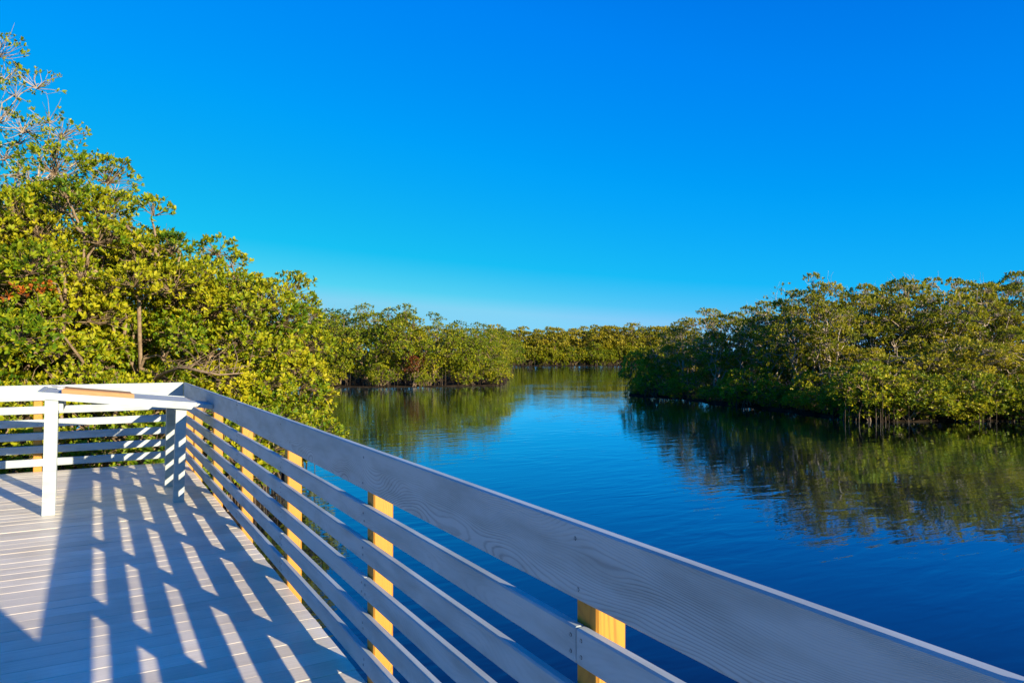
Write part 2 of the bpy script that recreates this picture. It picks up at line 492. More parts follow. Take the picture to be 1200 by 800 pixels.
# ------------------------------------------------------------------ water and land
me = mesh_np("water", [(-2500, -2500, 0), (2500, -2500, 0), (2500, 2500, 0), (-2500, 2500, 0)], [np.array([[0, 1, 2, 3]])], M['water'])
w = link("water", me, loc=(0, 0, WATER)); tag(w, "calm dark blue tidal river water with fine ripples", kind="structure")


def bank(name, outline, label, top=0.06):
    """low mud bank: irregular outline, sloping shore, bumpy top"""
    O = np.array(outline, float); k = len(O)
    pts = []
    r2 = random.Random(len(outline) * 7 + int(abs(O[0][0])))
    for i in range(k):
        a, b = O[i], O[(i + 1) % k]
        L = np.linalg.norm(b - a); m = max(2, min(60, int(L / 0.8)))
        nrm = np.array([b[1] - a[1], a[0] - b[0]]) / (L + 1e-9)
        for j in range(m):
            t = j / m
            p = a + (b - a) * t + nrm * r2.uniform(-0.3, 0.3)
            pts.append(p)
    P = np.array(pts); c = P.mean(0)
    def inset(d):
        v = c - P; return P + v / np.linalg.norm(v, axis=1)[:, None] * d
    rings = [(P, -0.4), (inset(0.25), 0.06), (inset(0.8), top * 0.8), (inset(2.2), top)]
    V, F, n = [], [], len(P)
    for q, z in rings:
        V += [(x, y, WATER + z + (r2.uniform(-0.05, 0.07) if z > 0 else 0)) for x, y in q]
    for r in range(3):
        for j in range(n):
            F.append((r * n + j, r * n + (j + 1) % n, (r + 1) * n + (j + 1) % n, (r + 1) * n + j))
    V.append((c[0], c[1], WATER + top)); F += [(3 * n + j, 3 * n + (j + 1) % n, 4 * n) for j in range(n)]
    me = bpy.data.meshes.new(name); me.from_pydata(V, [], F); me.update(); me.materials.append(M['mud'])
    for p in me.polygons: p.use_smooth = True
    o = link(name, me); tag(o, label, kind="structure")
    return o


def P2(u, d):
    p = spot(u, d); return (float(p[0]), float(p[1]))


bank("mud_bank", [(1.15, 10.4), (1.8, 12.4), (3.2, 15.6), (4.5, 19.0), (4.0, 27.0), (-6, 32), (-30, 30), (-30, 11.5), (-6, 11.2), (0.0, 11.1)],
     "dark mud bank under the near mangroves beside the deck")
bank("mud_bank", [P2(352, 59), P2(430, 57.5), P2(520, 58.5), P2(588, 60.5), P2(596, 72), P2(590, 100), P2(585, 134), P2(420, 150), P2(100, 150), P2(100, 90), P2(200, 62)],
     "dark mud bank under the mangroves left of the channel")
bank("mud_bank", [P2(540, 138), P2(640, 135), P2(720, 136), P2(800, 137), P2(900, 140), P2(900, 1200), P2(300, 1200), P2(420, 160)],
     "dark mud bank along the far end of the river")
bank("mud_bank", [P2(736, 47.3), P2(800, 43.2), P2(860, 38.4), P2(930, 34.6), P2(985, 31.4), P2(1035, 29.8), P2(1120, 30.4), P2(1210, 30.2), (50, 18), (90, 22), (700, 200), (700, 900), P2(800, 900), P2(775, 95), P2(765, 64)],
     "dark mud bank under the mangroves on the right shore")

# ------------------------------------------------------------------ deck
XA = 1.02               # inner face of the long railing (plane x = XA)
YB = 10.40              # inner face of the back railing (plane y = YB)
TH = 0.030              # railing board thickness
deck = empty("boardwalk_deck", (0, 0, 0)); tag(deck, "pale grey composite boardwalk deck crossed by railing shadows", kind="structure")
PITCH, BW = 0.146, 0.1432
DX0, DX1 = -5.2, XA + TH - 0.002
dm = box_mesh("deck_board", (DX1 - DX0, BW, 0.026), M['deck'], 0.0022, (0, -BW / 2, -0.026))
nb = int((YB + TH + 2.6) / PITCH)
for i in range(nb):
    y = YB + 0.02 - PITCH * (i + 0.5)
    o = link("deck_board", dm, deck, (DX0 + rnd.uniform(-0.004, 0.0), y, rnd.uniform(-0.0012, 0.0012)), (rnd.uniform(-0.006, 0.006), 0, rnd.uniform(-0.0004, 0.0004)))
# framing below the boards
jm = box_mesh("joist", (YB + 2.5, 0.038, 0.19), M['frame'], 0.003)
for x in np.arange(DX0 + 0.1, DX1 - 0.1, 0.61):
    link("joist", jm, deck, (float(x), -2.4, -0.222), (0, 0, pi / 2))
link("rim_board", box_mesh("rim_board", (YB + 2.75, 0.036, 0.235), M['frame'], 0.003), deck, (XA + TH + 0.0, -2.5, -0.245), (0, 0, pi / 2))
link("rim_board", box_mesh("rim_board", (DX1 - DX0 - 0.04, 0.036, 0.235), M['frame'], 0.003), deck, (DX0, YB + 0.040, -0.290), None)
pile_bm = Tubes(14)
pile_bm.add([(0, 0, -3.0), (0, 0, -1.2), (0, 0, 0)], [0.13, 0.125, 0.12])
pile_me = pile_bm.mesh("support_pile", M['frame'])
for x in (0.55, -2.3, -4.9):
    for y in (-1.9, 1.2, 4.3, 7.4, 10.0):
        link("support_pile", pile_me, deck, (x, y, -0.225))

# ------------------------------------------------------------------ railings
H_TOP, B_TOP, B_SLAT, GAP = 1.03, 0.184, 0.0895, 0.067
SLAT_Z = [H_TOP - B_TOP - GAP - B_SLAT - k * (B_SLAT + GAP) for k in range(5)]
nail_t = Tubes(7); nail_t.add([(0, 0, 0), (0, 0.0012, 0)], [0.0055, 0.0042])
nail_me = nail_t.mesh("nail", M['nail'])


def board_piece(name, parent, length, height, mat, loc, rz, nails):
    """a board along local +X standing on edge, inner face at local y = TH; nails = list of (x, z, inner side)"""
    me = box_mesh(name, (length, TH, height), mat, 0.005)
    o = link(name, me, parent, loc, (rnd.uniform(-0.003, 0.003), rnd.uniform(-0.0005, 0.0005), rz))
    for (x, z) in nails:
        link("nail", nail_me, o, (x, TH - 0.0002, z))
    return o


railA = empty("wooden_railing", (XA + TH, 0, 0))
tag(railA, "long white railing along the water running from lower right to the corner", "railing", "deck railings")
P0, PS = 1.476, 1.61
postsA = [P0 + PS * k for k in range(-2, 6)]
post_me = box_mesh("post", (H_TOP - 0.075 + 0.30, 0.089, 0.089), M['pine'], 0.006, (0, -0.0445, 0))
Y_END = YB - 0.002


def boards_a(z, h, joints, name, mat):
    """boards of the long railing, local frame: +X runs towards -Y so that +Y local looks to -X (the deck)... """
    ys = [-2.5] + joints + [Y_END]
    for a, b in zip(ys[:-1], ys[1:]):
        a2 = a + 0.0012; L = b - 0.0012 - a2
        nails = []
        for py in postsA:
            for dz in ((0.03, h - 0.03) if h < 0.15 else (0.035, h - 0.04)):
                if a2 + 0.02 < py < a2 + L - 0.02:
                    nails.append((py - a2 + rnd.uniform(-0.012, 0.012), dz + rnd.uniform(-0.008, 0.008)))
            for e in (a, b):
                if abs(e - py) < 0.01:
                    s = 0.022 if e == a else -0.022
                    for dz in (0.025, h - 0.025):
                        nails.append((e - a2 + s, dz))
        board_piece(name, railA, L, h, mat, (0, a2, z), pi / 2, nails)


boards_a(H_TOP - B_TOP, B_TOP, [6.306], "top_board", M['paint_top'])
jo = [[1.476, 6.306], [-0.134, 6.306], [3.086], [4.696], [-0.134, 4.696]]
for z, j in zip(SLAT_Z, jo):
    boards_a(z, B_SLAT, j, "slat", M['paint'])
for py in postsA + [YB + 0.04]:
    # local X up
    o = link("post", post_me, railA, (0.0015, py, -0.30), None)
    o.rotation_euler = (0, -pi / 2, 0)
    o.location = (0.0015 + 0.089, py, -0.30)

railB = empty("wooden_railing", (0, YB + TH, 0))
tag(railB, "sunlit white railing along the back of the deck below the mangroves", "railing", "deck railings")
XB0, XB1 = -5.2, XA - 0.002
postsB = [XB1 - 1.59 - 1.6 * k for k in range(3)]


def boards_b(z, h, name, mat):
    L = XB1 - XB0
    me = box_mesh(name, (L, TH, h), mat, 0.005)
    o = link(name, me, railB, (XB1, 0, z), (0, 0, pi))
    for px in postsB:
        for dz in (0.025, h - 0.025):
            link("nail", nail_me, o, (XB1 - px + rnd.uniform(-0.012, 0.012), TH - 0.0002, dz))


boards_b(H_TOP - B_TOP, B_TOP, "top_board", M['paint'])
for z in SLAT_Z:
    boards_b(z, B_SLAT, "slat", M['paint'])
for px in postsB:
    link("post", post_me, railB, (px + 0.0445, 0.0015 + 0.0445, -0.30), (0, -pi / 2, 0))

# boarded screen added beside the railing, unseen, to cast the lower-left deck shadow
scr = empty("added_shadow_screen", (XA + 0.02, -0.8, 0)); tag(scr, "tall white boarded screen added out of view to cast the lower left deck shadow", "screen")
sp = box_mesh("shadow_screen_board", (1.56, 0.03, 0.19), M['paint'], 0.004)
for k in range(6):
    link("shadow_screen_board", sp, scr, (0.15, -0.75, 1.06 + k * 0.193), (0, 0, pi / 2))
spost = box_mesh("shadow_screen_post", (2.55, 0.089, 0.089), M['pine'], 0.006, (0, -0.0445, 0))
for y in (-0.40, 0.45):
    link("shadow_screen_post", spost, scr, (0.245, y - 0.0, -0.30), (0, -pi / 2, 0))

# ------------------------------------------------------------------ sloping cleaning table
TY0, TY1 = 7.60, 8.72
tab = empty("fish_cleaning_table", (0.2, 8.15, 0))
tag(tab, "white sloping fish cleaning table on four legs in the deck corner", "table")
def tz(x):
    return 1.086 - (x + 0.427) * (0.14 / 1.292)
def tl(p):
    return (p[0] - 0.2, p[1] - 8.15, p[2])
def prism_x(name, x0, x1, y0, y1, dtop, dbot, mat, parent, skew=0.0):
    s = []
    for x in (x0, x1):
        zt, zb = tz(x) + dtop, tz(x) + dbot
        xs = skew if x == x1 else 0.0
        s.append([tl((x - xs, y0, zb)), tl((x, y0, zt)), tl((x, y1, zt)), tl((x - xs, y1, zb))])
    return link(name, loft(name, s, mat), parent)
TPX0, TPX1 = -0.427, 0.865
yk = TY0 + 0.002
nbp = 6
bw = (TY1 - TY0 - 0.004) / nbp
for i in range(nbp):
    prism_x("top_plank", TPX0 + 0.040, TPX1 - 0.002, yk + i * bw + 0.042 * (i == 0), yk + (i + 1) * bw - 0.003 - 0.042 * (i == nbp - 1), -0.006, -0.042, M['paint'], tab)
prism_x("front_apron", TPX0, TPX1, TY0, TY0 + 0.038, 0.0, -0.062, M['paint'], tab, 0.05)
prism_x("back_apron", TPX0, TPX1, TY1 - 0.038, TY1, 0.0, -0.062, M['paint'], tab, 0.05)
prism_x("end_apron", TPX0, TPX0 + 0.036, TY0 + 0.040, TY1 - 0.040, 0.0, -0.062, M['paint'], tab)
prism_x("drain_chute", TPX1 + 0.002, XA - 0.004, TY0 + 0.06, TY0 + 0.62, -0.012, -0.05, M['paint'], tab)
for (x, y) in ((-0.335, 7.66), (-0.362, 8.58), (0.715, 7.70), (0.710, 8.62)):
    wdt = 0.100 if x < 0 else 0.092
    zt = tz(x + wdt / 2) - 0.060
    zt2 = tz(x - wdt / 2) - 0.063
    lean = 0.018
    hw = wdt / 2
    secs = []
    for zf, dx in ((0.001, 0.0), (0.5, lean * 0.5), (1.0, lean)):
        ring = []
        for (sx, sy) in ((-1, -1), (1, -1), (1, 1), (-1, 1)):
            zz = 0.001 if zf == 0.001 else zf * (tz(x + sx * hw) - 0.063)
            ring.append(tl((x + sx * hw + dx, y + sy * 0.044, zz)))
        secs.append(ring)
    link("leg", loft("leg", secs, M['paint']), tab)
# side boards between the legs
prism_x("side_brace", -0.268, -0.232, 7.71, 8.53, -0.07, -0.16, M['paint'], tab)

cb = empty("cutting_board", (0.05, 8.05, tz(0.05)))
tag(cb, "tan wooden cutting board lying on the white sloping table", "cutting board")
s = []
for x, i0 in ((-0.245, 0.02), (0.335, -0.02)):
    zb = tz(x) - tz(0.05) - 0.0055
    s.append([(x - 0.05, 7.72 - 8.05, zb), (x - 0.05, 7.72 - 8.05, zb + 0.038), (x - 0.05 + i0, 7.735 - 8.05, zb + 0.046), (x - 0.05 + i0, 8.08 - 8.05, zb + 0.046), (x - 0.05, 8.09 - 8.05, zb)])
link("board", loft("board", s, M['tan']), cb)
cl = box_mesh("clamp_bar", (0.05, 0.03, 0.022), M['steel'], 0.004, (-0.025, -0.015, 0))
fx = empty("cleat", (-0.28, 8.45, tz(-0.28))); tag(fx, "small pale metal cleat on the left end of the table", "cleat")
link("cleat_base", cl, fx, (0, 0, -0.005))
ct = Tubes(8); ct.add([(-0.075, 0, 0.030), (-0.03, 0, 0.024), (0.03, 0, 0.024), (0.075, 0, 0.030)], [0.006, 0.011, 0.011, 0.006])
link("cleat_horn", ct.mesh("cleat_horn", M['steel']), fx)

# ------------------------------------------------------------------ trees
def unit(v):
    return v / (np.linalg.norm(v, axis=-1, keepdims=True) + 1e-9)


def leaves_mesh(name, rng, C, A, nper, L, mat, tone_c, hi, spread=(18, 68), wid=0.46):
    """rosettes of leaves: C centres (n,3), A axes (n,3)"""
    n = len(C)
    ph = rng.uniform(0, 2 * pi, (n, 1)) + np.arange(nper)[None, :] * 2 * pi / nper + rng.normal(0, 0.25, (n, nper))
    ref = unit(rng.normal(size=(n, 3)))
    U = unit(np.cross(A, ref)); W = np.cross(A, U)
    al = np.radians(rng.uniform(spread[0], spread[1], (n, nper)))
    D = (A[:, None, :] * np.cos(al)[..., None] + (U[:, None, :] * np.cos(ph)[..., None] + W[:, None, :] * np.sin(ph)[..., None]) * np.sin(al)[..., None])
    D = unit(D + rng.normal(0, 0.10, D.shape))
    S = unit(np.cross(D, A[:, None, :] + 0.0 * D) + 1e-4)
    N = unit(np.cross(S, D))
    ln = L * rng.uniform(0.7, 1.2, (n, nper, 1)) * rng.uniform(0.7, 1.25, (n, 1, 1)); wd = ln * wid * 0.5
    B = C[:, None, :] + D * ln * 0.08 + A[:, None, :] * rng.uniform(-0.35, 0.2, (n, nper, 1)) * L
    if hi:
        cup = 0.22
        v0 = B
        r1 = B + D * ln * 0.38 + S * wd * 0.85 + N * wd * cup
        r2 = B + D * ln * 0.75 + S * wd * 0.85 + N * wd * cup
        tp = B + D * ln
        l2 = B + D * ln * 0.75 - S * wd * 0.85 + N * wd * cup
        l1 = B + D * ln * 0.38 - S * wd * 0.85 + N * wd * cup
        V = np.stack([v0, r1, r2, tp, l2, l1], 2).reshape(-1, 3)
        k = n * nper; b = np.arange(k)[:, None] * 6
        F = np.concatenate([b + np.array([[0, 1, 2, 3]]), b + np.array([[0, 3, 4, 5]])])
        vp = 6
    else:
        v0 = B; r = B + D * ln * 0.58 + S * wd * 1.15 + N * wd * 0.2; tp = B + D * ln; q = B + D * ln * 0.58 - S * wd * 1.15 + N * wd * 0.2
        V = np.stack([v0, r, tp, q], 2).reshape(-1, 3)
        k = n * nper; b = np.arange(k)[:, None] * 4
        F = np.concatenate([b + np.array([[0, 1, 2]]), b + np.array([[0, 2, 3]])])
        vp = 4
    t = np.clip(tone_c[:, None] + rng.normal(0, 0.13, (n, nper)), 0, 1)
    t = np.where(rng.random((n, nper)) < 0.05, np.clip(t + 0.35, 0, 1), t)
    return mesh_np(name, V, [F], mat, np.repeat(t.reshape(-1), vp))


def curve_pts(rng, a, b, k=5, wig=0.08, sag=0.0):
    a, b = np.asarray(a, float), np.asarray(b, float)
    t = np.linspace(0, 1, k)[:, None]
    L = np.linalg.norm(b - a)
    w = rng.normal(0, wig * L, (k, 3)) * (np.sin(t * pi))
    p = a + (b - a) * t + w
    p[:, 2] += sag * L * np.sin(t[:, 0] * pi)
    return p


def gen_tree(seed, H=6.0, R=2.6, zlow=0.16, clumps=46, ros=55, nper=7, leaf=0.10, hi=True, stems=4, clump_r=(0.45, 0.8),
             leaf_mat='leaf_near', bark='bark', roots=14, twig=0.35, flat=0.75, top_taper=0.35, tone=0.5, shell=0.55, limb_r=0.035,
             lop=(0, 0), dead=0.0):
    """returns dict of meshes for a mangrove whose base is the origin: trunk, crown, prop_roots"""
    rng = np.random.default_rng(seed)
    zc, hz = (H + zlow * H) / 2, (H - zlow * H) / 2
    lob = rng.uniform(0, 2 * pi, 6)
    cent = []
    for i in range(clumps):
        best, bd = None, -1
        for _ in range(7):
            d = unit(rng.normal(size=3)); r = rng.uniform(shell, 1.0)
            az = math.atan2(d[1], d[0])
            m = 1 + 0.16 * sin(2 * az + lob[0]) + 0.12 * sin(3 * az + lob[1]) + 0.13 * sin(4 * d[2] + lob[2] + az)
            zr = d[2] * r
            tp = 1 - top_taper * max(0, zr)
            p = np.array([d[0] * r * R * m * tp + lop[0] * (zr + 1) / 2, d[1] * r * R * m * tp + lop[1] * (zr + 1) / 2, zc + zr * hz * (0.92 + 0.1 * sin(3 * az + lob[3]))])
            dist = min([np.linalg.norm((p - q) * np.array([1, 1, 1.2])) for q in cent], default=9)
            if dist > bd: best, bd = p, dist
        cent.append(best)
    cent = np.array(cent)
    T = Tubes(7)
    # stems
    stem_pts = []
    for sidx in range(stems):
        az = lob[4] + sidx * 2 * pi / stems + rng.normal(0, 0.3)
        sp = rng.uniform(0.25, 0.55) * R
        top = np.array([cos(az) * sp + lop[0] * 0.4, sin(az) * sp + lop[1] * 0.4, H * rng.uniform(0.62, 0.85)])
        b0 = np.array([cos(az) * 0.12, sin(az) * 0.12, -0.1])
        pts = curve_pts(rng, b0, top, 8, 0.06)
        pts[1:-1, :2] += (np.array([cos(az), sin(az)]) * 0.12 * R * np.sin(np.linspace(0, pi, 8)))[..., :][1:-1] if False else 0
        rr = np.linspace(0.075 * H / 6, 0.02, 8)
        T.add(pts, rr)
        stem_pts.append(pts)
    SP = np.concatenate([s[1:] for s in stem_pts])
    C, A, tn = [], [], []
    for c in cent:
        low = SP[SP[:, 2] < c[2] + 0.15]
        if len(low) == 0: low = SP[:3]
        dd = np.linalg.norm((low - c) * np.array([1, 1, 0.8]), axis=1) + np.abs(low[:, 2] - (c[2] - 0.7)) * 0.6
        a = low[np.argmin(dd)]
        pts = curve_pts(rng, a, c, 6, 0.07, 0.05)
        T.add(pts, np.linspace(limb_r, 0.012, 6), 5)
        rc = rng.uniform(*clump_r)
        k = max(6, int(ros * (rc / np.mean(clump_r)) ** 2 * rng.uniform(0.75, 1.25)))
        if rng.random() < dead: k = max(2, k // 8)
        out = unit(c - np.array([lop[0] * 0.5, lop[1] * 0.5, zc - 0.25 * hz]))
        d = unit(rng.normal(size=(k, 3)) + out * 0.55 + np.array([0, 0, 0.35]))
        rad = rc * rng.uniform(0.45, 1.0, (k, 1)) ** 0.6
        q = c + d * rad * np.array([1.15, 1.15, flat])
        C.append(q)
        A.append(unit(d * 0.7 + out * 0.35 + np.array([0, 0, 0.5]) + rng.normal(0, 0.35, (k, 3))))
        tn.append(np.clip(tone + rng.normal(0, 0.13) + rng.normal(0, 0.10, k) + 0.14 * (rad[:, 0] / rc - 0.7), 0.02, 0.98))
        mt = max(2, int(k * twig))
        for j in rng.choice(k, min(k, mt), replace=False):
            T.add(curve_pts(rng, c - out * rc * 0.25, q[j], 3, 0.09), [0.010, 0.007, 0.004], 3)
        if rng.random() < 0.25 + dead:      # bare twigs reaching past the leaves
            for _ in range(3):
                e = c + unit(out + rng.normal(0, 0.5, 3)) * rc * rng.uniform(1.1, 1.6)
                T.add(curve_pts(rng, c, e, 4, 0.08), [0.010, 0.007, 0.005, 0.003], 3)
    C, A, tn = np.concatenate(C), np.concatenate(A), np.concatenate(tn)
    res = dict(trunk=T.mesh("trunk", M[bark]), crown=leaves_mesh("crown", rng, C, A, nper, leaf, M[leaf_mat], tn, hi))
    if roots:
        Rt = Tubes(5)
        for i in range(roots):
            az = rng.uniform(0, 2 * pi); rr = rng.uniform(0.35, 0.75) * R
            h0 = rng.uniform(0.35, 1.2)
            b = np.array([cos(az) * rr, sin(az) * rr, -0.45])
            a = np.array([cos(az) * rr * 0.15, sin(az) * rr * 0.15, h0])
            m1 = np.array([cos(az) * rr * 0.6, sin(az) * rr * 0.6, h0 * 0.85]); m2 = np.array([cos(az) * rr * 0.93, sin(az) * rr * 0.93, h0 * 0.35])
            Rt.add([a, (a + m1) / 2 + np.array([0, 0, 0.06]), m1, m2, b], [0.03, 0.028, 0.026, 0.022, 0.02])
            if rng.random() < 0.6:
                c2 = m1 + np.array([cos(az + 0.7) * 0.25, sin(az + 0.7) * 0.25, -0.2])
                e2 = np.array([c2[0], c2[1], -0.45]) + np.array([cos(az) * .1, sin(az) * .1, 0])
                Rt.add([m1, c2, e2], [0.02, 0.018, 0.014])
        for i in range(roots // 3):          # aerial roots hanging from low limbs
            az = rng.uniform(0, 2 * pi); rr = rng.uniform(0.5, 0.95) * R
            z0 = rng.uniform(0.7, 1.6)
            Rt.add([(cos(az) * rr, sin(az) * rr, z0), (cos(az) * rr * 1.02, sin(az) * rr * 1.02, z0 * 0.4), (cos(az) * rr * 1.03, sin(az) * rr * 1.01, -0.4)], [0.011, 0.010, 0.009])
        res['prop_roots'] = Rt.mesh("prop_roots", M['root'])
    return res


def rootless(p):
    return {k: v for k, v in p.items() if k != "prop_roots"}


def place_tree(name, proto, loc, rz, s, label, group=None, sz=1.0, cat="tree", sxy=1.0):
    r = empty(name, (float(loc[0]), float(loc[1]), WATER + 0.04), rz)
    r.scale = (s * sxy, s * sxy, s * sz)
    tag(r, label, cat, group)
    for k in ("trunk", "crown", "prop_roots"):
        if k in proto:
            o = link(k, proto[k], r)
            if k != "trunk": o["kind"] = "stuff"
    return r


ORD = ["first", "second", "third", "fourth", "fifth", "sixth", "seventh", "eighth", "ninth", "tenth", "eleventh", "twelfth", "thirteenth", "fourteenth", "fifteenth", "sixteenth", "seventeenth", "eighteenth", "nineteenth", "twentieth", "twenty-first", "twenty-second"]

# --- near mangroves beside the deck (each its own shape)
G_NEAR = "near mangroves behind the deck"
near = [  # u, depth, top row, radius, zlow, label, kwargs
    (-45, 13.6, 205, 2.3, 0.12, "tall yellow-green mangrove cut by the left edge of the picture", {}),
    (45, 13.4, 202, 2.1, 0.12, "broad yellow-green mangrove behind the left end of the back railing", {}),
    (84, 14.6, 186, 1.85, 0.14, "tallest dense yellow-green mangrove rising behind the cutting board", {}),
    (172, 14.6, 228, 1.65, 0.14, "rounded yellow-green mangrove behind the railing corner", {}),
    (258, 16.2, 292, 1.9, 0.20, "lower mangrove right of the railing corner with bare branches below", {}),
    (306, 17.8, 308, 1.65, 0.12, "mangrove with knobbly top beside the water near the railing", {}),
]
for i, (u, d, v, R, zl, lab, kw) in enumerate(near):
    Hh = height_of(v, d)
    g = gen_tree(100 + i, H=Hh, R=R, zlow=zl, clumps=int(62 * (R / 2.1) ** 2 * (Hh / 6)), ros=88, leaf=0.092, clump_r=(0.36, 0.62), tone=0.60, **kw)
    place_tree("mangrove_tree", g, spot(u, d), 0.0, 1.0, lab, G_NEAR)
# low overhanging mangrove at the water's edge and undergrowth against the railing
g = gen_tree(131, H=height_of(376, 18.6), R=1.05, zlow=0.12, clumps=26, ros=52, leaf=0.10, clump_r=(0.34, 0.55), tone=0.66)
place_tree("mangrove_tree", g, spot(330, 18.6), 0, 1.0, "low bright mangrove bush leaning out over the water past the railing", G_NEAR)
for i, (u, d, v, R, lab) in enumerate([
        (20, 12.2, 425, 1.2, "dark shrub glimpsed through the back railing at the left edge"),
        (110, 12.4, 432, 1.1, "shrub seen through the back railing behind the table"),
        (185, 12.6, 440, 1.0, "shrub seen through the back railing near the corner"),
        (262, 13.4, 470, 1.0, "low shrub seen through the long railing beside the corner"),
        (300, 15.2, 462, 1.1, "low shrub seen through the long railing above the bank edge")]):
    g = gen_tree(150 + i, H=height_of(v, d), R=R, zlow=0.1, clumps=20, ros=42, leaf=0.095, clump_r=(0.3, 0.5), tone=0.5, roots=8)
    place_tree("mangrove_shrub", g, spot(u, d), 0, 1.0, lab, G_NEAR, cat="shrub")
# second row filling behind
g = gen_tree(170, H=6.3, R=2.4, zlow=0.15, clumps=50, ros=40, leaf=0.12, hi=False, clump_r=(0.4, 0.7), tone=0.48)
for k, (u, d, s) in enumerate([(10, 18.5, 1.0), (150, 19.0, 0.93), (235, 20.5, 0.88), (-120, 16, 1.0)]):
    place_tree("mangrove_tree", g, spot(u, d), 1.3 * k, s, ["mangrove crown half hidden behind the near row at the left edge", "mangrove crown half hidden behind the tallest near mangrove", "mangrove crown half hidden behind the near trees above the railing corner", "mangrove crown behind the near row outside the left edge"][k], "second row of near mangroves")
# sparse tall tree
g = gen_tree(180, H=height_of(42, 17.0), R=2.2, zlow=0.35, clumps=90, ros=24, nper=6, leaf=0.085, clump_r=(0.35, 0.6), bark='bark_pale', roots=0, twig=0.8, tone=0.5, dead=0.12, stems=4, limb_r=0.016)
place_tree("thin_tree", g, spot(-14, 17.0), 0.4, 1.0, "tall thin-leaved tree with pale bare twigs above the left mangroves")

# a withered orange spray and a sunlit bare branch on the near trees
def world_pt(u, v, d):
    p = spot(u, d); return np.array([p[0], p[1], CAM_H - (v - HOR) / FPX * d])
def near_tree(i):
    return [o for o in COL.objects if o.name.startswith("mangrove_tree")][i]
rng9 = np.random.default_rng(9)
t1 = near_tree(1)
base9 = np.array(t1.location)
oc = np.array([world_pt(u, v, 11.15) for u, v in [(8, 345), (20, 341), (38, 337), (50, 335), (58, 333), (47, 341), (30, 343), (55, 340)]]) - base9
ob = link("orange_leaves", leaves_mesh("orange_leaves", rng9, np.repeat(oc, 3, 0) + rng9.normal(0, 0.04, (24, 3)), unit(rng9.normal(0, 0.5, (24, 3)) + np.array([0, -0.6, 0.6])), 5, 0.075, M['leaf_orange'], rng9.uniform(0.1, 0.9, 24), True), t1)
ob["kind"] = "stuff"; ob["label"] = "withered orange leaves"
t4 = near_tree(4)
base4 = np.array(t4.location)
Tb = Tubes(6)
def wp(u, v, d): return world_pt(u, v, d) - base4
main = [wp(168, 452, 14.2), wp(195, 436, 13.6), wp(215, 430, 13.2), wp(235, 435, 13.0), wp(258, 439, 13.0), wp(285, 437, 13.2)]
Tb.add(main, [0.035, 0.032, 0.028, 0.024, 0.018, 0.010])
for k in range(26):
    i = rng9.integers(1, 5); a0 = main[i] + (main[i + 1] - main[i]) * rng9.random()
    u0, v0 = rng9.uniform(190, 300), rng9.uniform(395, 445)
    e0 = wp(u0, v0, rng9.uniform(13.2, 15.0))
    m0 = (a0 + e0) / 2 + rng9.normal(0, 0.12, 3)
    Tb.add([a0, m0, e0], [0.008, 0.006, 0.003], 4)
link("bare_branch", Tb.mesh("bare_branch", M['bark']), t4)["label"] = "sunlit bare tan branch with fine twigs"

# --- prototypes for the banks
dense = [gen_tree(200 + i, H=6.0, R=2.5, zlow=0.13, clumps=46, ros=44, nper=6, leaf=0.15, hi=False, clump_r=(0.5, 0.85), leaf_mat='leaf_mid', tone=0.56, roots=16, twig=0.2) for i in range(4)]
umb = [gen_tree(220 + i, H=6.4, R=2.4, zlow=0.22, clumps=46, ros=36, nper=6, leaf=0.14, hi=False, clump_r=(0.38, 0.7), leaf_mat='leaf_right', bark='bark_pale', tone=0.68, roots=18, twig=0.4, flat=0.5, top_taper=0.1, shell=0.45, dead=0.10, limb_r=0.034) for i in range(5)]
mids = [gen_tree(230 + i, H=4.2, R=2.0, zlow=0.25, clumps=30, ros=34, nper=6, leaf=0.14, hi=False, clump_r=(0.36, 0.62), leaf_mat='leaf_right', bark='bark_pale', tone=0.7, roots=10, twig=0.4, flat=0.5, top_taper=0.15, shell=0.5, dead=0.1, limb_r=0.03) for i in range(3)]
bush = [gen_tree(240 + i, H=2.4, R=1.5, zlow=0.05, clumps=26, ros=26, nper=6, leaf=0.15, hi=False, clump_r=(0.34, 0.55), leaf_mat='leaf_mid', tone=0.6, roots=14, twig=0.2, stems=3) for i in range(3)]
farp = [gen_tree(260 + i, H=7.0, R=3.0, zlow=0.05, clumps=44, ros=26, nper=6, leaf=0.30, hi=False, clump_r=(0.6, 1.0), leaf_mat='leaf_far', tone=0.64, roots=8, twig=0.15) for i in range(3)]
bare = gen_tree(280, H=6.6, R=2.2, zlow=0.35, clumps=34, ros=7, nper=5, leaf=0.12, hi=False, clump_r=(0.5, 0.8), leaf_mat='leaf_far', bark='bark_pale', roots=0, twig=1.0, dead=0.6, stems=4, limb_r=0.04)
red = gen_tree(285, H=3.2, R=1.0, zlow=0.4, clumps=10, ros=22, nper=6, leaf=0.16, hi=False, clump_r=(0.35, 0.55), leaf_mat='leaf_red', tone=0.5, roots=0, twig=0.2)

